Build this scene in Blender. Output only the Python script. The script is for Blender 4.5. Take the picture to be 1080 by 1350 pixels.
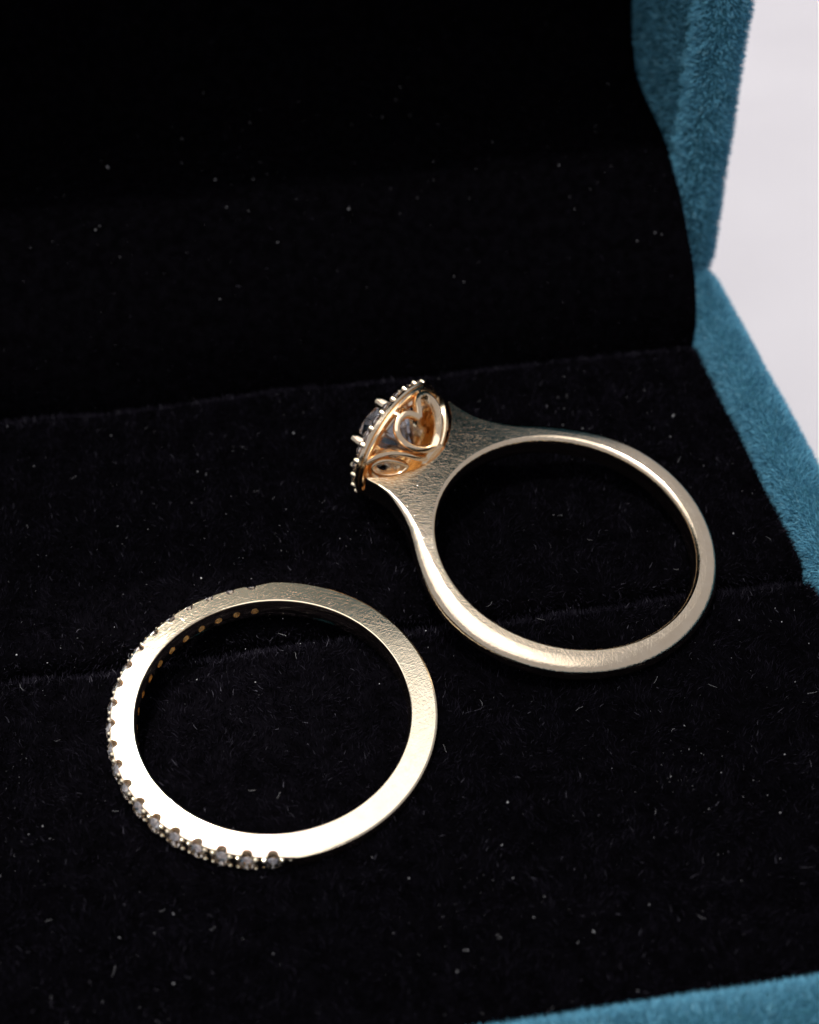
import bpy, bmesh, math, random
import numpy as np
from mathutils import Vector, Matrix

# ------------------------------------------------------------------ scene
scene = bpy.context.scene
for o in list(bpy.data.objects):
    bpy.data.objects.remove(o, do_unlink=True)
S = 0.001                      # all shapes below are written in millimetres
random.seed(7)
rng = np.random.default_rng(11)
col = scene.collection

# camera
cd = bpy.data.cameras.new('camera')
camera = bpy.data.objects.new('camera', cd)
col.objects.link(camera)
c_pos = Vector((3.20348684, -50.08464318, 67.30955223))
c_rt = Vector((0.98950553, -0.1419659, -0.02691637))
c_up = Vector((0.11853057, 0.69095639, 0.71311274))
c_fw = Vector((0.08263966, 0.70881941, -0.70053246))
m = Matrix((c_rt, c_up, -c_fw)).transposed().to_4x4()
m.translation = c_pos * S
camera.matrix_world = m
cd.sensor_width = 36
cd.lens = 36 * 1700 / 1350
cd.clip_start = 0.002
cd.clip_end = 20
cd.dof.use_dof = True
cd.dof.focus_distance = 0.0855
cd.dof.aperture_fstop = 36
scene.camera = camera

# soft bright room
world = bpy.data.worlds.new('World')
scene.world = world
world.use_nodes = True
bg = world.node_tree.nodes['Background']
bg.inputs[0].default_value = (0.96, 0.95, 1.0, 1)
bg.inputs[1].default_value = 0.38

# one small hard lamp, high behind the lid
def area_lamp(name, target, direction, dist, size, energy, color):
    ld = bpy.data.lights.new(name, 'AREA')
    ld.shape = 'DISK'
    ld.size = size
    ld.energy = energy
    ld.color = color
    lo = bpy.data.objects.new(name, ld)
    col.objects.link(lo)
    d = Vector(direction).normalized()
    lo.location = Vector(target) * S + d * dist
    lo.rotation_euler = d.to_track_quat('Z', 'Y').to_euler()
    return lo
area_lamp('key_lamp', (0, 0, 0), (-0.12, 0.0, 0.97), 0.9, 0.03, 5.5, (1.0, 0.96, 0.9))
# added narrow spot over the lid, puts a glow on the band's far edge
sl = bpy.data.lights.new('added_glow_spot', 'SPOT')
sl.energy = 100.0; sl.color = (1.0, 0.95, 0.86); sl.spot_size = math.radians(1.5); sl.spot_blend = 0.7; sl.shadow_soft_size = 0.012
so = bpy.data.objects.new('added_glow_spot', sl)
col.objects.link(so)
_d = Vector((-0.06, 0.40, 0.91)).normalized()
so.location = Vector((-4.0, 8.0, 2.5)) * S + _d * 0.9
so.rotation_euler = _d.to_track_quat('Z', 'Y').to_euler()
# unseen broad softbox overhead, added and sized for the bright reflections in the gold
pl = bpy.data.lights.new('added_softbox', 'AREA')
pl.shape = 'RECTANGLE'; pl.size = 1.25; pl.size_y = 1.25
pl.energy = 1.32 * math.pi * 1.25 * 1.25
pl.color = (1.0, 0.97, 0.925)
po = bpy.data.objects.new('added_softbox', pl)
col.objects.link(po)
po.location = (0.29 - 0.625, 0.49 - 0.625, 0.8)

vs = scene.view_settings
vs.view_transform = 'Standard'
vs.look = 'None'
vs.exposure = 0
vs.gamma = 1
scene.render.engine = 'CYCLES'
scene.cycles.max_bounces = 14
scene.cycles.transmission_bounces = 12
scene.cycles.glossy_bounces = 8

# ------------------------------------------------------------------ helpers
def new_mat(name):
    mt = bpy.data.materials.new(name)
    mt.use_nodes = True
    nt = mt.node_tree
    return mt, nt, nt.nodes['Principled BSDF']

def N(nt, typ, **kw):
    n = nt.nodes.new(typ)
    for k, v in kw.items():
        if k.startswith('i_'):
            n.inputs[int(k[2:])].default_value = v
        else:
            setattr(n, k, v)
    return n

def coords(nt, scale):
    t = nt.nodes.new('ShaderNodeTexCoord')
    mp = nt.nodes.new('ShaderNodeMapping')
    mp.inputs['Scale'].default_value = scale
    nt.links.new(t.outputs['Object'], mp.inputs['Vector'])
    return mp.outputs[0]

def link_obj(name, me, mat, parent=None):
    o = bpy.data.objects.new(name, me)
    col.objects.link(o)
    if mat is not None and not me.materials:
        me.materials.append(mat)
    if parent is not None:
        o.parent = parent
    return o

def smooth(me, angle=35):
    me.polygons.foreach_set('use_smooth', np.ones(len(me.polygons), dtype=bool))
    bm = bmesh.new()
    bm.from_mesh(me)
    lim = math.radians(angle)
    for e in bm.edges:
        if len(e.link_faces) == 2:
            e.smooth = e.calc_face_angle(0) < lim
    bm.to_mesh(me)
    bm.free()

def crisp(me, levels):
    """keep the flat side faces flat: their borders shade as sharp edges"""
    bm = bmesh.new()
    bm.from_mesh(me)
    def planar(f):
        return any(all(abs(v.co.z / S - l) < 1e-3 for v in f.verts) for l in levels)
    for e in bm.edges:
        if len(e.link_faces) == 2 and planar(e.link_faces[0]) != planar(e.link_faces[1]):
            e.smooth = False
    bm.to_mesh(me)
    bm.free()

def mesh_np(name, V, F4=None, F3=None, shade=True, angle=35, sharp=True, recalc=False):
    """V in mm; F4 quads, F3 triangles as index arrays"""
    me = bpy.data.meshes.new(name)
    V = np.asarray(V, dtype=np.float64).reshape(-1, 3) * S
    parts, starts, totals = [], [], []
    off = 0
    for F, k in ((F4, 4), (F3, 3)):
        if F is None or len(F) == 0:
            continue
        F = np.asarray(F, dtype=np.int32).reshape(-1, k)
        parts.append(F.ravel())
        starts.append(off + np.arange(len(F), dtype=np.int32) * k)
        totals.append(np.full(len(F), k, dtype=np.int32))
        off += F.size
    me.vertices.add(len(V))
    me.vertices.foreach_set('co', V.ravel().astype(np.float32))
    li = np.concatenate(parts)
    me.loops.add(len(li))
    me.loops.foreach_set('vertex_index', li)
    ls = np.concatenate(starts)
    me.polygons.add(len(ls))
    me.polygons.foreach_set('loop_start', ls)
    me.polygons.foreach_set('loop_total', np.concatenate(totals))
    me.update(calc_edges=True)
    me.validate()
    if recalc:
        bm = bmesh.new(); bm.from_mesh(me); bmesh.ops.recalc_face_normals(bm, faces=bm.faces); bm.to_mesh(me); bm.free()
    if shade:
        if sharp:
            smooth(me, angle)
        else:
            me.polygons.foreach_set('use_smooth', np.ones(len(me.polygons), dtype=bool))
    return me

def grid_faces(n, k, close_n=False, close_k=False, flip=False):
    a = np.arange(n if close_n else n - 1)
    b = np.arange(k if close_k else k - 1)
    A, B = np.meshgrid(a, b, indexing='ij')
    A2, B2 = (A + 1) % n, (B + 1) % k
    q = np.stack([A * k + B, A2 * k + B, A2 * k + B2, A * k + B2], -1).reshape(-1, 4)
    return q[:, ::-1] if flip else q

def empty(name, loc, label, cat, rot=None, group=None):
    o = bpy.data.objects.new(name, None)
    col.objects.link(o)
    o.empty_display_size = 0.002
    mw = rot.to_4x4() if rot is not None else Matrix.Identity(4)
    mw.translation = Vector(loc) * S
    o.matrix_world = mw
    o['label'] = label
    o['category'] = cat
    if group:
        o['group'] = group
    return o

def tri_data(me):
    me.calc_loop_triangles()
    n = len(me.loop_triangles)
    idx = np.empty(n * 3, dtype=np.int32)
    me.loop_triangles.foreach_get('vertices', idx)
    co = np.empty(len(me.vertices) * 3, dtype=np.float32)
    me.vertices.foreach_get('co', co)
    co = co.reshape(-1, 3).astype(np.float64) / S
    nr = np.empty(len(me.vertices) * 3, dtype=np.float32)
    me.vertex_normals.foreach_get('vector', nr)
    nr = nr.reshape(-1, 3).astype(np.float64)
    return co, nr, idx.reshape(-1, 3)

def pile(name, me, density, length, width, mat, parent, keep=None, lean=(0, 0, 0), spread=0.3, clump=0.0):
    """velvet pile: short tapered fibres standing on a mesh"""
    co, nr, T = tri_data(me)
    A, B, C = co[T[:, 0]], co[T[:, 1]], co[T[:, 2]]
    ar = np.linalg.norm(np.cross(B - A, C - A), axis=1) * 0.5
    if keep is not None:
        ar = ar * keep((A + B + C) / 3)
    n = int(ar.sum() * density)
    ti = rng.choice(len(T), n, p=ar / ar.sum())
    r1, r2 = np.sqrt(rng.random(n)), rng.random(n)
    w0, w1, w2 = (1 - r1)[:, None], (r1 * (1 - r2))[:, None], (r1 * r2)[:, None]
    P = A[ti] * w0 + B[ti] * w1 + C[ti] * w2
    Nn = nr[T[ti, 0]] * w0 + nr[T[ti, 1]] * w1 + nr[T[ti, 2]] * w2
    Nn /= np.linalg.norm(Nn, axis=1)[:, None] + 1e-9
    # soft locks: neighbours lean the same way
    fx = np.sin(P[:, 0] * 0.9 + 1.3 * np.sin(P[:, 1] * 0.7)) + np.sin(P[:, 1] * 1.9 + P[:, 2] * 1.1)
    fy = np.cos(P[:, 1] * 1.1 + 1.7 * np.sin(P[:, 0] * 0.6)) + np.cos(P[:, 0] * 2.1 - P[:, 2])
    lock = np.stack([fx, fy, fx * fy * 0.3], 1) * clump
    D = Nn + rng.normal(0, spread, (n, 3)) + np.asarray(lean) + lock
    D /= np.linalg.norm(D, axis=1)[:, None]
    D2 = D + rng.normal(0, spread * 0.8, (n, 3)) + lock * 0.5
    D2 /= np.linalg.norm(D2, axis=1)[:, None]
    L = length * (0.6 + 0.55 * rng.random(n))[:, None]
    side = np.cross(D, rng.normal(0, 1, (n, 3)))
    side /= np.linalg.norm(side, axis=1)[:, None] + 1e-9
    W = width * (0.7 + 0.6 * rng.random(n))[:, None] * 0.5
    P = P - Nn * 0.05
    M = P + D * L * 0.55
    E = M + D2 * L * 0.5
    V = np.stack([P - side * W, P + side * W, M + side * W * 0.8, M - side * W * 0.8, E], 1).reshape(-1, 3)
    b = np.arange(n, dtype=np.int64)[:, None] * 5
    me2 = mesh_np(name, V, b + np.array([0, 1, 2, 3]), b + np.array([3, 2, 4]), shade=False)
    o = link_obj(name, me2, mat, parent)
    o['kind'] = 'stuff'
    return o

# ------------------------------------------------------------------ materials
def make_gold(name, color, bump, rough, scr=1.0, haze=0.0):
    mt, nt, p = new_mat(name)
    L = nt.links.new
    p.inputs['Metallic'].default_value = 1
    co = coords(nt, (1000, 1000, 1000))
    n1 = N(nt, 'ShaderNodeTexNoise'); n1.inputs['Scale'].default_value = 8.0 * scr
    n1.inputs['Detail'].default_value = 5; n1.inputs['Roughness'].default_value = 0.7
    L(co, n1.inputs['Vector'])
    # long fine scratches in two directions
    def scratch(rot, sc):
        mp = nt.nodes.new('ShaderNodeMapping')
        mr_ = nt.nodes.new('ShaderNodeMapping')
        mr_.inputs['Rotation'].default_value = (0, 0, rot)
        mp.inputs['Scale'].default_value = sc
        L(co, mr_.inputs['Vector'])
        L(mr_.outputs[0], mp.inputs['Vector'])
        n = N(nt, 'ShaderNodeTexNoise'); n.inputs['Scale'].default_value = 1.0
        n.inputs['Detail'].default_value = 3
        L(mp.outputs[0], n.inputs['Vector'])
        return n.outputs['Fac']
    m0 = N(nt, 'ShaderNodeMath', operation='MULTIPLY'); m0.inputs[1].default_value = 0.4
    L(n1.outputs['Fac'], m0.inputs[0])
    acc = m0.outputs[0]
    for rot, sc in ((0.35, (0.35, 13, 2)), (-0.9, (0.5, 15, 2)), (1.75, (0.3, 12, 2)), (2.5, (0.45, 14, 2)), (1.1, (0.4, 17, 2)), (-0.3, (0.6, 16, 2))):
        sx = scratch(rot, sc)
        pw = N(nt, 'ShaderNodeMath', operation='POWER'); pw.inputs[1].default_value = 2.5
        L(sx, pw.inputs[0])
        mm = N(nt, 'ShaderNodeMath', operation='MULTIPLY_ADD'); mm.inputs[1].default_value = 0.75
        L(pw.outputs[0], mm.inputs[0]); L(acc, mm.inputs[2])
        acc = mm.outputs[0]
    bp = N(nt, 'ShaderNodeBump'); bp.inputs['Strength'].default_value = 1.0
    bp.inputs['Distance'].default_value = bump * S
    L(acc, bp.inputs['Height']); L(bp.outputs[0], p.inputs['Normal'])
    n2 = N(nt, 'ShaderNodeTexNoise'); n2.inputs['Scale'].default_value = 1.3; n2.inputs['Detail'].default_value = 4
    L(co, n2.inputs['Vector'])
    mr = N(nt, 'ShaderNodeMapRange'); mr.inputs[3].default_value = rough * 0.6; mr.inputs[4].default_value = rough * 1.5
    L(n2.outputs['Fac'], mr.inputs[0]); L(mr.outputs[0], p.inputs['Roughness'])
    cr = N(nt, 'ShaderNodeMixRGB'); cr.inputs[1].default_value = (*color, 1)
    cr.inputs[2].default_value = (color[0] * 0.86, color[1] * 0.82, color[2] * 0.76, 1)
    L(n2.outputs['Fac'], cr.inputs[0]); L(cr.outputs[0], p.inputs['Base Color'])
    if haze:
        g2 = N(nt, 'ShaderNodeBsdfPrincipled')
        g2.inputs['Metallic'].default_value = 1; g2.inputs['Roughness'].default_value = 0.34
        L(cr.outputs[0], g2.inputs['Base Color']); L(bp.outputs[0], g2.inputs['Normal'])
        mx = N(nt, 'ShaderNodeMixShader'); mx.inputs[0].default_value = haze
        L(p.outputs[0], mx.inputs[1]); L(g2.outputs[0], mx.inputs[2])
        L(mx.outputs[0], nt.nodes['Material Output'].inputs['Surface'])
    return mt
GOLD = make_gold('pale_gold', (1.0, 0.85, 0.66), 0.0115, 0.08)
GOLD_BAND = make_gold('pale_gold_band', (1.0, 0.88, 0.70), 0.0050, 0.06, haze=0.025)
GOLD_WIRE = make_gold('warm_gold', (1.0, 0.80, 0.58), 0.004, 0.15)
GOLD_DEEP = make_gold('deep_gold', (0.96, 0.70, 0.38), 0.006, 0.2)

def make_diamond():
    mt, nt, p = new_mat('diamond')
    p.inputs['Base Color'].default_value = (1, 1, 1, 1)
    p.inputs['Roughness'].default_value = 0.0
    p.inputs['IOR'].default_value = 2.2
    p.inputs['Transmission Weight'].default_value = 1.0
    L = nt.links.new
    gl = N(nt, 'ShaderNodeBsdfGlossy'); gl.inputs['Roughness'].default_value = 0.08
    gl.inputs['Color'].default_value = (0.92, 0.90, 1.0, 1)
    mx = N(nt, 'ShaderNodeMixShader'); mx.inputs[0].default_value = 0.22
    L(p.outputs[0], mx.inputs[1]); L(gl.outputs[0], mx.inputs[2])
    L(mx.outputs[0], nt.nodes['Material Output'].inputs['Surface'])
    return mt
DIAMOND = make_diamond()

def make_velvet(name, base, tip_lo, tip_hi, bright_frac=0.0, bright=None):
    mt, nt, p = new_mat(name)
    L = nt.links.new
    g = N(nt, 'ShaderNodeNewGeometry')
    cr = N(nt, 'ShaderNodeValToRGB')
    e = cr.color_ramp.elements
    e[0].position, e[0].color = 0.0, (*tip_lo, 1)
    e[1].position, e[1].color = 1.0 - bright_frac - 0.001, (*tip_hi, 1)
    if bright is not None:
        x = e.new(1.0); x.color = (*bright, 1)
    L(g.outputs['Random Per Island'], cr.inputs[0])
    L(cr.outputs[0], p.inputs['Base Color'])
    p.inputs['Roughness'].default_value = 0.7
    p.inputs['Specular IOR Level'].default_value = 0.0
    return mt
def make_cloth(name, c0, c1, sc):
    mt, nt, p = new_mat(name)
    L = nt.links.new
    n = N(nt, 'ShaderNodeTexNoise'); n.inputs['Scale'].default_value = sc; n.inputs['Detail'].default_value = 6
    L(coords(nt, (1000, 1000, 1000)), n.inputs['Vector'])
    cr = N(nt, 'ShaderNodeValToRGB')
    cr.color_ramp.elements[0].position = 0.35; cr.color_ramp.elements[1].position = 0.7
    cr.color_ramp.elements[0].color = (*c0, 1); cr.color_ramp.elements[1].color = (*c1, 1)
    L(n.outputs['Fac'], cr.inputs[0]); L(cr.outputs[0], p.inputs['Base Color'])
    p.inputs['Roughness'].default_value = 0.9
    p.inputs['Specular IOR Level'].default_value = 0.0
    return mt
BLACK = make_cloth('black_velvet', (0.0008, 0.0007, 0.001), (0.0018, 0.0016, 0.0024), 1.2)
BLACK_PILE = make_velvet('black_velvet_pile', None, (0.0014, 0.0012, 0.0022), (0.009, 0.008, 0.0125), 0.015, (0.06, 0.058, 0.075))
BLACK_FUZZ = make_velvet('brushed_lit_black_pile', None, (0.004, 0.0036, 0.006), (0.022, 0.020, 0.029), 0.05, (0.11, 0.105, 0.13))  # paler nap fibres; on cushion edges the tone stands for caught light
TEAL = make_cloth('teal_velvet', (0.02, 0.075, 0.11), (0.03, 0.11, 0.15), 0.8)
TEAL_PILE = make_velvet('teal_velvet_pile', None, (0.065, 0.225, 0.35), (0.15, 0.42, 0.59), 0.06, (0.27, 0.56, 0.72))
WHITE = make_cloth('white_table', (0.575, 0.56, 0.605), (0.605, 0.59, 0.635), 0.05)
LINT, _nt, _p = new_mat('lint')
_p.inputs['Base Color'].default_value = (0.28, 0.28, 0.30, 1)
_p.inputs['Roughness'].default_value = 0.8

# ------------------------------------------------------------------ the table
TZ = -38.0
V = [(-900, -700, TZ), (900, -700, TZ), (900, 1100, TZ), (-900, 1100, TZ)]
t = link_obj('table_top', mesh_np('table_top', V, [(0, 1, 2, 3)], shade=False), WHITE)
t['kind'] = 'structure'

# ------------------------------------------------------------------ the ring box
box = empty('ring_box', (2.2, 10, TZ), 'open teal velvet ring box lined with black velvet, standing on white table', 'ring box')
BOX0 = np.array([2.2, 10, TZ])
X0, X1, Y0, Y1 = -33.6, 38.4, -21.5, 42.0       # inside of the walls
WALL = 3.9

def rrect(x0, x1, y0, y1, r, n=10, seg=34):
    """rounded rectangle, points and outward normals, evenly filled sides"""
    P, Nm = [], []
    cs = [(x1 - r, y0 + r, -90), (x1 - r, y1 - r, 0), (x0 + r, y1 - r, 90), (x0 + r, y0 + r, 180)]
    for i, (cx, cy, a0) in enumerate(cs):
        for k in range(n + 1):
            a = math.radians(a0 + 90 * k / n)
            P.append((cx + r * math.cos(a), cy + r * math.sin(a))); Nm.append((math.cos(a), math.sin(a)))
        nx, ny, na = cs[(i + 1) % 4]
        a = math.radians(a0 + 90)
        s = (cx + r * math.cos(a), cy + r * math.sin(a)); e = (nx + r * math.cos(a), ny + r * math.sin(a))
        for k in range(1, seg):
            f = k / seg
            P.append((s[0] + (e[0] - s[0]) * f, s[1] + (e[1] - s[1]) * f)); Nm.append((math.cos(a), math.sin(a)))
    return np.array(P), np.array(Nm)

def shell(x0, x1, y0, y1, depth_out, depth_in, top, r_in=3.0, kr=1.0):
    """open tray: rim top at z=top, outside falls to top-depth_out, inside to top-depth_in; closed floor"""
    P, Nm = rrect(x0, x1, y0, y1, r_in)
    prof = [(0.0, -depth_in), (0.0, -depth_in * .7), (0.0, -depth_in * .4), (0.0, -4.0), (0.0, -2.6)]
    h = WALL / 2
    for k in range(13):
        a = math.pi * (1 - k / 12)
        prof.append((h + h * math.cos(a), -h + h * math.sin(a) * 1.0))
    prof += [(WALL, -4.0), (WALL, -depth_out * .3), (WALL, -depth_out * .6), (WALL - .0, -depth_out + 1.2), (WALL - .4, -depth_out + .3), (WALL - 1.2, -depth_out)]
    k = len(prof); n = len(P)
    V = np.zeros((n, k, 3))
    # slight hand-made waviness of the covered rim
    s = np.arange(n) / n * 2 * math.pi
    wob = 0.10 * np.sin(9 * s + 1) + 0.07 * np.sin(17 * s) + 0.05 * np.sin(31 * s + 2)
    for j, (d, z) in enumerate(prof):
        Pd, _ = rrect(x0 - d, x1 + d, y0 - d, y1 + d, r_in + kr * d)
        V[:, j, :2] = Pd + Nm * (wob * (0.5 if 0 < j < k - 3 else 0))[:, None]
        V[:, j, 2] = top + z
    F = grid_faces(n, k, close_n=True, flip=False)
    Vl = V.reshape(-1, 3)
    # floor outside and inside
    cb = len(Vl); Vl = np.vstack([Vl, [[(x0 + x1) / 2, (y0 + y1) / 2, top - depth_out], [(x0 + x1) / 2, (y0 + y1) / 2, top - depth_in]]])
    i = np.arange(n); i2 = (i + 1) % n
    T = np.concatenate([np.stack([i2 * k + k - 1, i * k + k - 1, np.full(n, cb)], 1), np.stack([i * k, i2 * k, np.full(n, cb + 1)], 1)])
    return Vl, F, T

RIM = 1.7
Vb, Fb, Tb = shell(X0, X1, Y0, Y1, RIM - TZ - 0.02, 14, RIM, 2.0, 0.6)
base = link_obj('base', mesh_np('base', Vb - BOX0, Fb, Tb, angle=50, recalc=True), TEAL, box)
base['label'] = 'teal velvet base with rounded plush rim'
# dense on the rim in view, thinning out down the outside and on the far left
def base_keep(c):
    x_, y_, z_ = c[:, 0] + 2.2, c[:, 1] + 10, c[:, 2] + TZ
    k_ = np.where(z_ > -2.5, 1.0, 0.08) * np.where((x_ > 5) | (z_ < -2.5), 1.0, 0.3)
    inside = (x_ > X0 - .1) & (x_ < X1 + .1) & (y_ > Y0 - .1) & (y_ < Y1 + .1) & (z_ < -2.0)
    return np.where(inside | (z_ < -37), 0.0, k_)
pile('velvet_pile', base.data, 130, 0.55, 0.042, TEAL_PILE, base, keep=base_keep, spread=0.33, clump=0.10)

# lid: the same tray standing upright behind the hinge, rim facing forward
LZ0, LH = 4.5, 61.7
Vl, Fl, Tl = shell(X0, X1, 0.0, LH, 26.0, 20.5, 0.0, 0.8, 0.15)
def lid_map(V):
    V = np.asarray(V, float)
    ang = math.radians(1.5)
    y, z = -V[:, 2], V[:, 1]                        # rim (top) becomes the front face
    out = np.stack([V[:, 0], 42.4 + y * math.cos(ang) + z * math.sin(ang), LZ0 + z * math.cos(ang) - y * math.sin(ang)], 1)
    return out
lid = link_obj('lid', mesh_np('lid', lid_map(Vl) - BOX0, Fl, Tl, angle=50, recalc=True), TEAL, box)
# the mapping is a rotation, so outward normals stay outward
lid['label'] = 'upright teal velvet lid with plush lip'
pile('velvet_pile', lid.data, 60, 0.55, 0.055, TEAL_PILE, lid,
     keep=lambda c: np.where(c[:, 1] + 10 < 46, 1.0, 0.3) * np.where(c[:, 2] + TZ < 36, 1.0, 0.35) * (c[:, 1] + 10 < 62.5), spread=0.33, clump=0.14)

# black cushions
def edge_coords(a, b, r, n_mid):
    e = [r * (1 - math.cos(math.pi / 2 * k / 9)) for k in range(10)]
    mid = np.linspace(a + r, b - r, n_mid)
    return np.concatenate([a + np.array(e[:-1]), mid, (b - np.array(e[:-1]))[::-1]])
def cushion(name, x0, x1, y0, y1, ry0, ry1, ztop, crown, label):
    xs = edge_coords(x0, x1, 1.2, 60)
    ys = np.concatenate([y0 + ry0 * (1 - np.cos(np.pi / 2 * np.arange(9) / 9)), np.linspace(y0 + ry0, y1 - ry1, 34),
                         (y1 - ry1 * (1 - np.cos(np.pi / 2 * np.arange(9) / 9)))[::-1]])
    X, Y = np.meshgrid(xs, ys, indexing='ij')
    def drop(d, r):
        d = np.clip(d, 0, r)
        return r - np.sqrt(np.maximum(r * r - (r - d) ** 2, 0))
    Z = ztop - drop(X - x0, 1.2) - drop(x1 - X, 1.2) - drop(Y - y0, ry0) - drop(y1 - Y, ry1)
    f = (X - x0) / (x1 - x0); g = (Y - y0) / (y1 - y0)
    Z = Z + crown * np.sqrt(np.maximum(16 * f * (1 - f) * g * (1 - g), 0))
    Z = Z + 0.10 * np.sin(X * 0.31 + 1) * np.sin(Y * 0.43) + 0.05 * np.sin(X * 0.9 + Y * 0.5)
    Yw = Y + 0.16 * np.sin(X * 0.23 + 0.6) + 0.08 * np.sin(X * 0.71)
    n, k = X.shape
    V = np.stack([X, Yw, Z], -1).reshape(-1, 3)
    F = grid_faces(n, k)
    # skirt and bottom
    ring = [i * k for i in range(n)] + [(n - 1) * k + j for j in range(1, k)] + [i * k + k - 1 for i in range(n - 2, -1, -1)] + [j for j in range(k - 2, 0, -1)]
    b = len(V)
    low = V[ring].copy(); low[:, 2] = -11
    V = np.vstack([V, low, [[(x0 + x1) / 2, (y0 + y1) / 2, -11]]])
    nr_ = len(ring); i = np.arange(nr_); i2 = (i + 1) % nr_
    R = np.array(ring)
    F = np.vstack([F, np.stack([R[i2], R[i], b + i, b + i2], 1)])
    T = np.stack([b + i2, b + i, np.full(nr_, b + nr_)], 1)
    me = mesh_np(name, V - BOX0, F, T, angle=180, recalc=True)
    o = link_obj(name, me, BLACK, box)
    o['label'] = label
    pile('velvet_pile', me, 42, 0.55, 0.045, BLACK_PILE, o, keep=lambda c: (c[:, 2] + TZ > -3.5).astype(float), spread=0.35, clump=0.28)
    # brushed-up pile on slot and back edges; caught light put into its paler colour
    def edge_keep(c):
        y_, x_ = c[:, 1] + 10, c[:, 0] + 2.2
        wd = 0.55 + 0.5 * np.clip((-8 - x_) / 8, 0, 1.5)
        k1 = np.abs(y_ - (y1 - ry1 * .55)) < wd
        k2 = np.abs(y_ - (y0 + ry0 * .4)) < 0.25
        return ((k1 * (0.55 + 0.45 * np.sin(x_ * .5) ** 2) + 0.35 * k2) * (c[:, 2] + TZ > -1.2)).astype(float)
    ef = pile('edge_light_fuzz', me, 42, 0.6, 0.032, BLACK_FUZZ, o, keep=edge_keep, spread=0.5, clump=0.2)
    # loose, brushed patches of nap
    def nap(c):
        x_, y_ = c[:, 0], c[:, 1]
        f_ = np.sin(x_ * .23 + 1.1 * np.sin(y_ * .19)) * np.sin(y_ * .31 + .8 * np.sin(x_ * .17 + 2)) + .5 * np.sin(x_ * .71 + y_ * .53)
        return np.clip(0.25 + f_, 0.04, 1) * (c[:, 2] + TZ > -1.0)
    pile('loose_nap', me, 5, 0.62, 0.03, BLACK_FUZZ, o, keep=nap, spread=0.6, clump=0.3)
    return o
front = cushion('cushion', X0 + .1, X1 - .1, Y0 + .1, 7.1, 1.2, 1.5, -0.15, 0.35, 'black velvet cushion in front of the ring slot')
back = cushion('cushion', X0 + .1, X1 - .1, 7.7, 34.2, 1.3, 0.9, -0.15, 0.45, 'black velvet cushion behind the ring slot')

# black lining that climbs from the cushion into the lid
prof = [(34.6, -8), (34.6, -1.5), (34.7, 0.4), (35.4, 2.8), (36.6, 5.0), (38.0, 6.4), (40.0, 7.8), (43.0, 9.7), (47.0, 11.4), (52.0, 12.2), (56.0, 12.6),
        (58.0, 13.2), (59.6, 14.6), (61.0, 17.2), (61.5, 22.0), (61.6, 30.0), (61.8, 45.0), (62.0, 58.0), (62.2, LZ0 + LH - 1.2)]
pf = []
for i in range(len(prof) - 1):                        # Catmull-Rom smoothing
    p0, p1, p2, p3 = [np.array(prof[max(0, min(len(prof) - 1, j))]) for j in (i - 1, i, i + 1, i + 2)]
    for k in range(5):
        t_ = k / 5
        pf.append(0.5 * ((2 * p1) + (-p0 + p2) * t_ + (2 * p0 - 5 * p1 + 4 * p2 - p3) * t_ ** 2 + (-p0 + 3 * p1 - 3 * p2 + p3) * t_ ** 3))
pf.append(np.array(prof[-1]))
pf = np.array(pf)
tan = np.gradient(pf, axis=0); tan /= np.linalg.norm(tan, axis=1)[:, None]
nrm = np.stack([-tan[:, 1], tan[:, 0]], 1)             # points up / towards the front
lx0, lx1 = X0 + .05, X1 - .05
xs = edge_coords(lx0, lx1, 1.0, 70)
back_line = np.array([(62.6, -8.0)])
V = []
for x in xs:
    d = min(x - lx0, lx1 - x)
    dr = 1.0 - math.sqrt(max(0, 1 - (1 - min(d, 1.0)) ** 2))
    wv = 0.18 * math.sin(x * .21 + 1) + .08 * math.sin(x * .6)
    amp = np.clip((pf[:, 1] + 2) / 4, 0, 1)
    q = pf - nrm * dr * 0.9 + nrm * (wv * amp)[:, None] + nrm * (0.1 * np.sin(x * .35 + pf[:, 1] * .5) * amp)[:, None]
    V.append(np.column_stack([np.full(len(q), x), q]))
V = np.array(V)
n, k = V.shape[:2]
Vf = V.reshape(-1, 3)
F = grid_faces(n, k, flip=True)
# closing back strip and end caps
bx = np.array([[x, 62.7, -8.0] for x in xs]); bx2 = np.array([[x, 62.7, LZ0 + LH - 1.2] for x in xs])
b = len(Vf); Vf = np.vstack([Vf, bx, bx2])
extra = []
for i in range(n - 1):
    extra += [(i * k, (i + 1) * k, b + i + 1, b + i), (b + i, b + i + 1, b + n + i + 1, b + n + i), (i * k + k - 1, b + n + i, b + n + i + 1, (i + 1) * k + k - 1)]
F = np.vstack([F, np.array(extra)])
T = []
for i, fl in ((0, False), (n - 1, True)):
    # fan caps from the lower back corner
    for j in range(k - 1):
        T.append((b + i, i * k + j, i * k + j + 1) if fl else (b + i, i * k + j + 1, i * k + j))
    T.append((b + i, i * k + k - 1, b + n + i) if fl else (b + i, b + n + i, i * k + k - 1))
lin_me = mesh_np('lid_lining', Vf - BOX0, F, np.array(T), angle=180)
bm = bmesh.new(); bm.from_mesh(lin_me); bmesh.ops.recalc_face_normals(bm, faces=bm.faces); bm.to_mesh(lin_me); bm.free()
lining = link_obj('lid_lining', lin_me, BLACK, box)
lining['label'] = 'black velvet lining curving up from the cushion into the lid'
pile('velvet_pile', lin_me, 24, 0.55, 0.05, BLACK_PILE, lining,
     keep=lambda c: ((c[:, 1] + 10 < 62.4) & (c[:, 2] + TZ > -1) & (c[:, 2] + TZ < 45)).astype(float), spread=0.35, clump=0.12)

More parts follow.
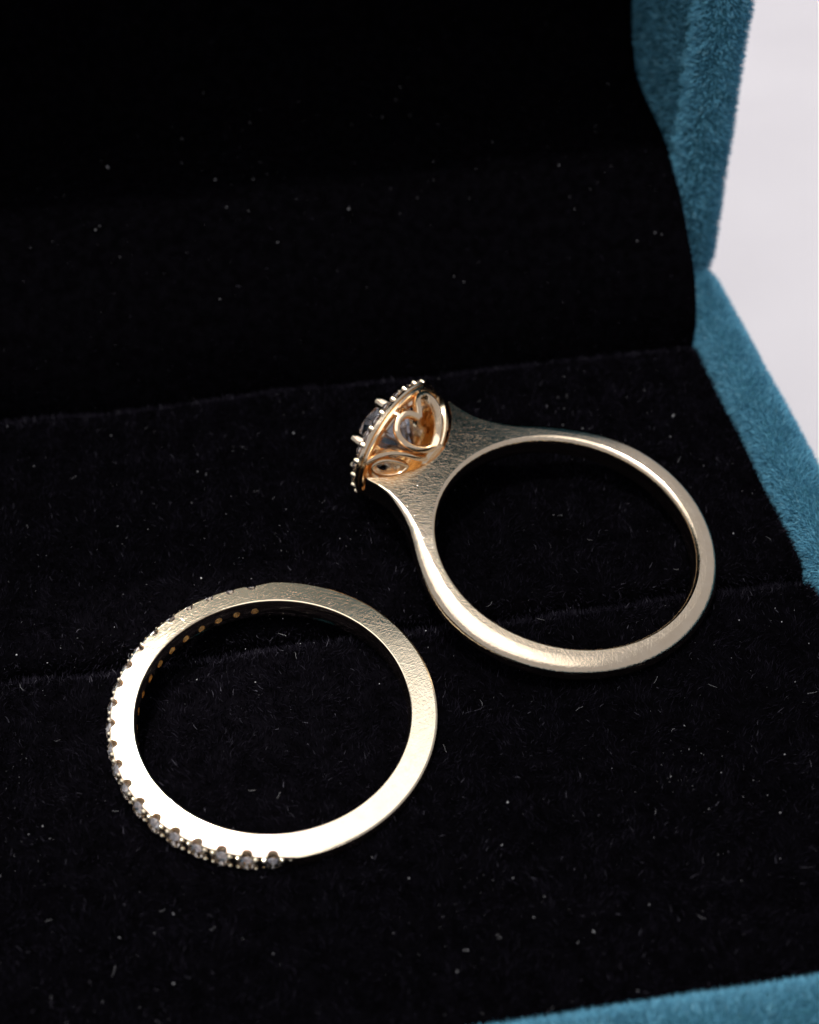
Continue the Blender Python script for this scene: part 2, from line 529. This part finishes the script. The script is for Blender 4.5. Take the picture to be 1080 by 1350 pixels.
# ------------------------------------------------------------------ cut stones
def brilliant(R, name, nsides=8, crown=0.33, pav=0.86, table=0.56):
    """round brilliant: z up, girdle at z=0, radius R"""
    bm = bmesh.new()
    n = nsides
    g = 0.03 * R
    tb = [bm.verts.new((table * R * math.cos(2 * math.pi * i / n), table * R * math.sin(2 * math.pi * i / n), crown * R)) for i in range(n)]
    md = [bm.verts.new((0.80 * R * math.cos(2 * math.pi * (i + .5) / n), 0.80 * R * math.sin(2 * math.pi * (i + .5) / n), crown * R * .55)) for i in range(n)]
    g1 = [bm.verts.new((R * math.cos(math.pi * i / n), R * math.sin(math.pi * i / n), g)) for i in range(2 * n)]
    g2 = [bm.verts.new((R * math.cos(math.pi * i / n), R * math.sin(math.pi * i / n), -g)) for i in range(2 * n)]
    pm = [bm.verts.new((0.30 * R * math.cos(2 * math.pi * (i + .5) / n), 0.30 * R * math.sin(2 * math.pi * (i + .5) / n), -pav * R * .72)) for i in range(n)]
    cu = bm.verts.new((0, 0, -pav * R))
    bm.faces.new(tb)
    for i in range(n):
        j = (i + 1) % n
        bm.faces.new((tb[i], md[i], tb[j]))
        bm.faces.new((tb[j], md[i], g1[2 * j], md[j]))
        bm.faces.new((md[i], g1[2 * i], g1[2 * i + 1]))
        bm.faces.new((md[i], g1[2 * i + 1], g1[2 * j]))
        bm.faces.new((g2[2 * i], pm[i], g2[2 * i + 1]))
        bm.faces.new((g2[2 * i + 1], pm[i], g2[2 * j]))
        bm.faces.new((g2[2 * j], pm[i], cu, pm[j]))
    for i in range(2 * n):
        j = (i + 1) % (2 * n)
        bm.faces.new((g1[i], g2[i], g2[j], g1[j]))
    bmesh.ops.recalc_face_normals(bm, faces=bm.faces)
    bmesh.ops.scale(bm, vec=(S, S, S), verts=bm.verts)
    me = bpy.data.meshes.new(name)
    bm.to_mesh(me); bm.free()
    me.materials.append(DIAMOND)
    return me

def capsule_mesh(name, r, h, mat, tip=0.85, n=10):
    """rounded claw along +z from 0 to h"""
    prof = [(0.0, 0.0), (r, 0.0), (r, h * .45), (r * (1 + tip) / 2, h * .72)]
    for k in range(1, 6):
        a = math.pi / 2 * k / 5
        prof.append((r * tip * math.cos(a), h - r * .9 + r * .9 * math.sin(a)))
    P = np.array(prof); k = len(P)
    V = np.array([[p[0] * math.cos(2 * math.pi * i / n), p[0] * math.sin(2 * math.pi * i / n), p[1]] for i in range(n) for p in P])
    me = mesh_np(name, V, grid_faces(n, k, close_n=True), angle=60)
    me.materials.append(mat)
    return me

def place(name, me, parent, pos, zdir, spin=0.0, scale=None):
    o = bpy.data.objects.new(name, me)
    col.objects.link(o)
    o.parent = parent
    q = Vector(zdir).to_track_quat('Z', 'Y')
    M = q.to_matrix().to_4x4() @ Matrix.Rotation(spin, 4, 'Z')
    if scale:
        M = M @ Matrix.Diagonal((*scale, 1))
    M.translation = Vector(pos) * S
    o.matrix_local = M
    return o

# ------------------------------------------------------------------ wedding band
nL = Vector((0.07410392, -0.06737543, 0.99497194))
bx_ = Vector((1, 0, 0)); bx_ = (bx_ - nL * bx_.dot(nL)).normalized(); by_ = nL.cross(bx_)
rotL = Matrix((bx_, by_, nL)).transposed()
HW = 0.85                                              # half width of the band
band_root = empty('wedding_band', Vector((0, 0, 2.0)) - nL * HW,
                  'slim pale gold band half set with tiny diamonds, lying flat over the cushion slot', 'ring', rotL)
RI, RO = 8.5, 10.16
NST = 21
th0, th1 = math.radians(94.5), math.radians(265.5)
TH = [th0 + (th1 - th0) * i / (NST - 1) for i in range(NST)]
nth = 1800
th = np.arange(nth) / nth * 2 * math.pi
plain = RO + 0.18 * np.clip((np.abs(((th - math.radians(180) + math.pi) % (2 * math.pi)) - math.pi) - math.radians(88)) / math.radians(6), 0, 1)
ro = plain.copy()
for tk in TH:
    s = (th - tk) * RO
    inn = np.abs(s) < 0.31
    ro[inn] = np.minimum(ro[inn], 10.0 - np.sqrt(0.31 ** 2 - s[inn] ** 2) * 0.9)
CONE = math.tan(math.radians(0.0))                     # faces lean very slightly inwards
def face_w(r):
    return HW - (RO - r) * CONE
prof = []
V = []
for a, r in zip(th, ro):
    full = r > 10.05
    c = 0.16 if full else 0.03
    ci = 0.09
    pts = [(RI + .05, -HW * .55), (RI, -HW * .2), (RI, HW * .2), (RI + .05, HW * .55), (RI + .12, face_w(RI) - ci), (RI + .12 + ci * .4, face_w(RI) - ci * .3), (RI + .12 + ci, face_w(RI + .2)), (RI + .12 + ci + .08, face_w(RI + .3)),
           (r - c - .12, face_w(r - c - .12)), (r - c, face_w(r - c)), (r - c * .3, face_w(r) - c * .3), (r, face_w(r) - c), (r + (0.05 if full else 0), HW * .3), (r + (0.05 if full else 0), -HW * .3), (r, -HW + c), (r - c * .3, -HW + c * .3), (r - c, -HW),
           (RI + .12 + ci, -HW), (RI + .12, -HW + ci)]
    V.append([(p[0] * math.cos(a), p[0] * math.sin(a), p[1]) for p in pts])
V = np.array(V); kk = V.shape[1]
bme = mesh_np('band', V.reshape(-1, 3), grid_faces(nth, kk, close_n=True, close_k=True), angle=30)
bm = bmesh.new(); bm.from_mesh(bme); bmesh.ops.recalc_face_normals(bm, faces=bm.faces); bm.to_mesh(bme); bm.free()
band = link_obj('band', bme, GOLD_BAND, band_root)
# drilled seats: one small hole behind every stone
cut = bmesh.new()
for tk in TH:
    M = Vector((math.cos(tk), math.sin(tk), 0)).to_track_quat('Z', 'Y').to_matrix().to_4x4()
    M.translation = Vector((math.cos(tk), math.sin(tk), 0)) * 9.0 * S
    bmesh.ops.create_cone(cut, cap_ends=True, segments=16, radius1=0.27 * S, radius2=0.30 * S, depth=1.6 * S, matrix=M)
cme = bpy.data.meshes.new('cut'); cut.to_mesh(cme); cut.free()
cob = bpy.data.objects.new('cut', cme); col.objects.link(cob)
cob.matrix_world = band_root.matrix_world
md = band.modifiers.new('holes', 'BOOLEAN'); md.operation = 'DIFFERENCE'; md.solver = 'EXACT'; md.object = cob
bpy.context.view_layer.update()
ev = band.evaluated_get(bpy.context.evaluated_depsgraph_get())
nm = bpy.data.meshes.new_from_object(ev)
band.modifiers.clear()
band.data = nm
smooth(nm, 30)
crisp(nm, (-HW, HW))
bpy.data.objects.remove(cob, do_unlink=True)
bme_old = bme

pave = brilliant(0.68, 'pave_diamond', crown=0.42)
bead = capsule_mesh('band_prong', 0.20, 0.46, GOLD_BAND)
for tk in TH:
    d = Vector((math.cos(tk), math.sin(tk), 0))
    place('diamond', pave, band_root, d * 10.12, d + Vector([random.uniform(-.05, .05) for _ in range(3)]), random.random() * 3)
half = (TH[1] - TH[0]) / 2
for tk in [TH[0] - half] + [t_ + half for t_ in TH]:
    for sx in (-1, 1):
        for w in (-1, 1):
            a = tk + sx * 0.021
            d = Vector((math.cos(a), math.sin(a), 0))
            lean = Vector((-math.sin(a), math.cos(a), 0)) * (-sx * -0.12)
            place('prong', bead, band_root, d * 9.90 + Vector((0, 0, w * 0.52)), d + lean - Vector((0, 0, w * 0.1)))

# ------------------------------------------------------------------ engagement ring
cR = Vector((21.10338097, 10.433948, 3.2))
nR = Vector((0.11544042, -0.13075225, 0.98467119))
aR = Vector((-0.70770486, 0.68477222, 0.17389892))
vR = Vector((-0.69701316, -0.71693155, -0.01348361))
# local axes: x = towards the head, y = vR, z = nR
rotR = Matrix((aR, vR, nR)).transposed()
ring = empty('engagement_ring', cR, 'gold halo ring with heart cut-outs in its head, tipped on its side on black velvet', 'ring', rotR)
W0, W1 = -1.65, 0.2                                     # side faces of the shank
key = [(0, 11.12), (4, 11.2), (8, 11.5), (10.8, 11.85), (14, 12.4), (17.6, 13.2), (19.2, 14.1), (19.9, 14.6), (20.6, 14.45), (21.4, 13.7), (22.6, 13.0), (25, 12.35),
       (28.3, 11.78), (32, 11.3), (36, 10.98), (42, 10.78), (50, 10.70), (60, 10.76), (75, 10.92), (90, 11.0), (110, 10.96), (135, 10.84), (160, 10.78), (180, 10.76)]
ka = np.array([k_[0] for k_ in key], float); kr = np.array([k_[1] for k_ in key], float)
psi = np.concatenate([np.arange(0, 42, 0.2), np.arange(42, 180.01, 0.8)])
psi = np.concatenate([psi, 360 - psi[1:-1][::-1]])
half_a = np.minimum(psi, 360 - psi)
rr = np.interp(half_a, ka, kr)
# light smoothing of the outline, tips kept
def sm(x, w):
    k_ = np.ones(w) / w
    return np.convolve(np.concatenate([x[-w:], x, x[:w]]), k_, 'same')[w:-w]
rs = sm(sm(rr, 9), 9)
tipm = np.clip((np.abs(half_a - 20) - 0.6) / 1.5, 0, 1)
rr = rs * tipm + rr * (1 - tipm)
rnd = np.interp(half_a, [0, 16, 19, 21.5, 26, 40, 60, 90, 135, 180], [.10, .10, .12, .22, .42, .62, 1.0, 1.15, 1.0, .9])
flat = np.interp(half_a, [0, 18, 22, 40, 60, 90, 180], [.05, .05, .15, .45, .9, .92, .92])   # how deep the edge rolls over
mid = (W0 + W1) / 2; hw = (W1 - W0) / 2
V = []
RH = 9.05
for a, r, q, fl in zip(np.radians(psi), rr, rnd, flat):
    q = min(q, r - RH - 0.42)
    q = max(q, 0.08)
    pts = [(RH + .10, W0 + .12), (RH - .04, mid - .35), (RH - .04, mid + .25), (RH, W1 - .42), (RH + .07, W1 - .2), (RH + .20, W1 - .05), (RH + .32, W1)]
    f0 = RH + .36; f1 = r - q - 0.02
    for k_ in range(1, 5):
        pts.append((f0 + (f1 - f0) * k_ / 4, W1))
    for k_ in range(1, 12):                                # rounded outside, top to bottom
        b_ = math.pi * k_ / 12
        sx_ = math.sin(b_) ** (1.0 - 0.25 * (1 - fl)); z_ = math.copysign(abs(math.cos(b_)) ** (0.35 + 0.65 * fl), math.cos(b_))
        pts.append((r - q + q * sx_, mid + hw * z_))
    pts += [(f1, W0), (f0, W0)]
    V.append([(p_[0] * math.cos(a), p_[0] * math.sin(a), p_[1]) for p_ in pts])
V = np.array(V); kk = V.shape[1]
sme = mesh_np('shank', V.reshape(-1, 3), grid_faces(len(psi), kk, close_n=True, close_k=True), angle=38)
bm = bmesh.new(); bm.from_mesh(sme); bmesh.ops.recalc_face_normals(bm, faces=bm.faces); bm.to_mesh(sme); bm.free()
smooth(sme, 38)
crisp(sme, (W0, W1))
shank = link_obj('shank', sme, GOLD, ring)

# head: an openwork bowl whose axis is the ring's own x axis
UC, WC, BR, BD = 14.4, -0.75, 4.6, 3.25
def bowl(lat, phi, k=1.0):
    la, ph = math.radians(lat), math.radians(phi)
    return Vector((UC - BD * k * math.sin(la), BR * k * math.cos(la) * math.sin(ph), WC + BR * k * math.cos(la) * math.cos(ph)))
def bowl_n(lat, phi):
    p_ = bowl(lat, phi)
    g = Vector(((p_.x - UC) / BD ** 2, p_.y / BR ** 2, (p_.z - WC) / BR ** 2))
    return g.normalized()
def resample(pts, n, closed=False):
    P = np.array(pts, float)
    out = []
    m_ = len(P)
    segs = m_ if closed else m_ - 1
    for i in range(segs):
        ix = [(i + d_) % m_ if closed else max(0, min(m_ - 1, i + d_)) for d_ in (-1, 0, 1, 2)]
        p0, p1, p2, p3 = P[ix]
        for k_ in range(n):
            t_ = k_ / n
            out.append(0.5 * ((2 * p1) + (-p0 + p2) * t_ + (2 * p0 - 5 * p1 + 4 * p2 - p3) * t_ ** 2 + (-p0 + 3 * p1 - 3 * p2 + p3) * t_ ** 3))
    if not closed:
        out.append(P[-1])
    return np.array(out)
def strip_wire(name, latphi, wid, dep, mat, parent, closed=False, n=7, lift=0.0):
    """flat-sided wire following the bowl: wid across, dep into the bowl"""
    lp = resample(latphi, n, closed)
    P = np.array([bowl(*q) for q in lp]); Nn = np.array([bowl_n(*q) for q in lp])
    T_ = np.gradient(P, axis=0)
    if closed:
        T_[0] = P[1] - P[-1]; T_[-1] = P[0] - P[-2]
    T_ /= np.linalg.norm(T_, axis=1)[:, None] + 1e-9
    B_ = np.cross(Nn, T_); B_ /= np.linalg.norm(B_, axis=1)[:, None] + 1e-9
    sec = [(-.5, -1), (-.5, -.2), (-.36, -.02), (0, .05), (.36, -.02), (.5, -.2), (.5, -1)]
    V_ = np.array([[P[i] + B_[i] * s_[0] * wid + Nn[i] * (s_[1] * dep + lift) for s_ in sec] for i in range(len(P))])
    k_ = len(sec)
    F_ = grid_faces(len(P), k_, close_n=closed, close_k=True)
    me = mesh_np(name, V_.reshape(-1, 3), F_, angle=40)
    bm = bmesh.new(); bm.from_mesh(me)
    if not closed:
        bmesh.ops.holes_fill(bm, edges=[e for e in bm.edges if e.is_boundary], sides=0)
    bmesh.ops.recalc_face_normals(bm, faces=bm.faces); bm.to_mesh(me); bm.free()
    smooth(me, 40)
    return link_obj(name, me, mat, parent)

heart_half = [(29.6, 0), (21.5, 5), (14.0, 11), (11.0, 18.5), (13.5, 26), (23.5, 31.5), (38.0, 33), (52.0, 31), (65.0, 22), (74.0, 0)]
frame_w = [(3.0, 72), (11.1, 62.6), (21.3, 54.7), (32.7, 49.7), (45.8, 47.0), (62.3, 45), (78.3, 33)]
leaf = [(11.9, 74.6), (17.1, 65.9), (28.2, 60.5), (42.5, 60.0), (52.7, 64.5), (47.6, 75.0), (34.7, 79.2), (21.7, 79.1)]
heart_left = [(29.6, 3.8), (20.6, 7.5), (14.2, 12.6), (12.2, 20.3), (16.5, 28.4), (25.6, 34.0), (38.4, 36.2), (51.9, 33.5), (65.2, 20.5), (73.8, -12)]
heart_right = [(29.6, 3.8), (22.1, -1.9), (13.1, -8.0), (8.7, -14.5), (10.5, -23.8), (21.0, -29.0), (37.0, -31.0), (51.8, -30.0), (64.7, -26.0), (73.8, -12)]
for face in (0, 180):
    for hw_ in (heart_left, heart_right):
        strip_wire('heart_wire', [(la, face + ph) for la, ph in hw_], 0.46, 0.55, GOLD_WIRE, ring)
    for sg in (-1, 1):
        strip_wire('gallery_wire', [(la, face + sg * ph) for la, ph in frame_w], 0.40, 0.6, GOLD_WIRE, ring)
        strip_wire('leaf_wire', [(la, face + sg * ph) for la, ph in leaf], 0.28, 0.45, GOLD_WIRE, ring, closed=True, n=4, lift=-0.12)
    # short struts joining the heart lobes to the collar
    for ph in (17.0, -17.0):
        strip_wire('strut', [(12, face + ph), (7, face + ph * 1.04), (2, face + ph * 1.08)], 0.34, 0.5, GOLD_WIRE, ring)

def revolve(name, prof, mat, parent, n=96, arc=None, angle=35):
    """profile of (u, r) turned about the head axis"""
    P = np.array(prof, float)
    ph = np.arange(n) / n * 2 * math.pi if arc is None else np.radians(np.linspace(arc[0], arc[1], n))
    V_ = np.array([[(u_, r_ * math.sin(a), WC + r_ * math.cos(a)) for u_, r_ in P] for a in ph])
    F_ = grid_faces(n, len(P), close_n=arc is None, close_k=True)
    me = mesh_np(name, V_.reshape(-1, 3), F_, angle=angle)
    bm = bmesh.new(); bm.from_mesh(me)
    if arc is not None:
        bmesh.ops.holes_fill(bm, edges=[e for e in bm.edges if e.is_boundary], sides=0)
    bmesh.ops.recalc_face_normals(bm, faces=bm.faces); bm.to_mesh(me); bm.free()
    smooth(me, angle)
    return link_obj(name, me, mat, parent)

# seat at the bottom of the bowl, collar under the halo, halo plate
revolve('head_seat', [(11.05, 0.05), (11.1, 0.9), (11.25, 1.45), (11.5, 1.6), (11.6, 1.4), (11.45, 0.8), (11.4, 0.05)], GOLD_WIRE, ring)
revolve('collar', [(14.2, 4.50), (14.26, 4.66), (14.42, 4.70), (14.52, 4.6), (14.52, 4.05), (14.4, 3.95), (14.25, 4.05)], GOLD_WIRE, ring)
revolve('halo', [(14.5, 4.45), (14.55, 4.74), (14.68, 4.80), (14.82, 4.76), (14.86, 4.6), (14.84, 4.3), (14.86, 3.6), (14.8, 3.35), (14.6, 3.35), (14.5, 3.7)], GOLD, ring)
# solid underside wall of the basket, seen as amber gold through the hearts
wall_prof = [(UC - BD * .93 * math.sin(math.radians(a_)), BR * .93 * math.cos(math.radians(a_))) for a_ in range(4, 75, 7)]
wall_prof += [(UC - BD * .86 * math.sin(math.radians(a_)), BR * .86 * math.cos(math.radians(a_))) for a_ in range(74, 3, -7)]
revolve('basket_wall', wall_prof, GOLD_DEEP, ring, n=50, arc=(92, 268), angle=60)
revolve('stone_seat', [(14.45, 3.2), (14.6, 3.38), (14.75, 3.3), (14.7, 2.85), (14.5, 2.9)], GOLD_WIRE, ring)
NH = 22
hs = brilliant(0.58, 'halo_diamond', nsides=6, crown=0.5)
hb = capsule_mesh('halo_bead', 0.24, 0.5, GOLD)
for i in range(NH):
    a = 2 * math.pi * i / NH
    place('halo_diamond', hs, ring, (15.06, 4.15 * math.sin(a), WC + 4.1 * math.cos(a)), (1, 0, 0), a)
    for r_, off in ((4.62, .5), (3.62, .5)):
        b_ = a + math.pi / NH
        place('bead', hb, ring, (14.75, r_ * math.sin(b_), WC + r_ * math.cos(b_)), (1, 0.15 * math.sin(b_), 0.15 * math.cos(b_)))
cen = brilliant(3.15, 'centre_diamond', nsides=8, crown=0.40)
place('centre_diamond', cen, ring, (15.65, 0, WC), (1, 0, 0), 0.2)['label'] = 'large round clear centre stone'
clw = capsule_mesh('claw', 0.50, 2.6, GOLD, tip=1.0, n=14)
for i in range(6):
    a = math.radians(5 + 60 * i)
    place('prong', clw, ring, (14.1, 3.25 * math.sin(a), WC + 3.25 * math.cos(a)), (1, -0.05 * math.sin(a), -0.05 * math.cos(a)))

# ------------------------------------------------------------------ lint and dust on the velvet
def surf(x, y):
    """height of the black velvet under a point"""
    if y < 33.6:
        return 0.15
    return float(np.interp(y, pf[:, 0], pf[:, 1])) + 0.1
Vv, Ff = [], []
def speck(p_, r):
    b_ = len(Vv)
    ax = [Vector(rng.normal(0, 1, 3)).normalized() for _ in range(3)]
    for sgn in (1, -1):
        for a_ in ax:
            Vv.append(tuple(Vector(p_) + a_ * r * sgn * random.uniform(.5, 1.2)))
    for t_ in ((0, 1, 2), (0, 2, 4), (0, 4, 5), (0, 5, 1), (3, 2, 1), (3, 4, 2), (3, 5, 4), (3, 1, 5)):
        Ff.append(tuple(b_ + i for i in t_))
def hairlet(p_, L_, w):
    d = random.uniform(0, 2 * math.pi); c_ = random.uniform(-1.6, 1.6)
    q = Vector(p_); prev = None
    for i in range(6):
        s_ = Vector((math.cos(d + 1.57), math.sin(d + 1.57), random.uniform(-.2, .2))) * w
        Vv.append(tuple(q - s_)); Vv.append(tuple(q + s_)); Vv.append(tuple(q + Vector((0, 0, w))))
        b_ = len(Vv) - 3
        if prev is not None:
            for i0, i1 in ((0, 1), (1, 2), (2, 0)):
                Ff.append((prev + i0, b_ + i0, b_ + i1)); Ff.append((prev + i0, b_ + i1, prev + i1))
        prev = b_
        q = q + Vector((math.cos(d), math.sin(d), random.uniform(-.15, .25))) * (L_ / 5)
        d += c_ / 5 + random.uniform(-.2, .2)
clumps = [(random.uniform(-30, 36), random.uniform(-20, 56), random.uniform(1.5, 6)) for _ in range(26)]
for i in range(1500):
    if i % 2:
        cx_, cy_, cr_ = random.choice(clumps)
        x, y = random.gauss(cx_, cr_), random.gauss(cy_, cr_)
        if not (-32 < x < 37 and -21 < y < 60):
            continue
    else:
        x, y = random.uniform(-32, 37), random.uniform(-21, 60)
    h = surf(x, y) + random.uniform(.35, .62)
    r_ = 0.018 + 0.07 * random.random() ** 5
    speck((x, y, h), r_)
for i in range(60):
    x, y = random.uniform(-32, 37), random.uniform(-21, 33)
    hairlet((x, y, surf(x, y) + .5), random.uniform(.25, .7), .007)
for x, y, r_ in ((33.2, 24.5, .2), (-9.5, 50.5, .16), (10.0, 43.5, .10), (-3.2, 53.5, .13)):
    speck((x, y, surf(x, y) + .55), r_)
lint = link_obj('lint', mesh_np('lint', Vv, None, Ff, shade=False), LINT)
lint['label'] = 'pale lint specks and dust scattered over the black velvet'
lint['category'] = 'lint'
lint['kind'] = 'stuff'
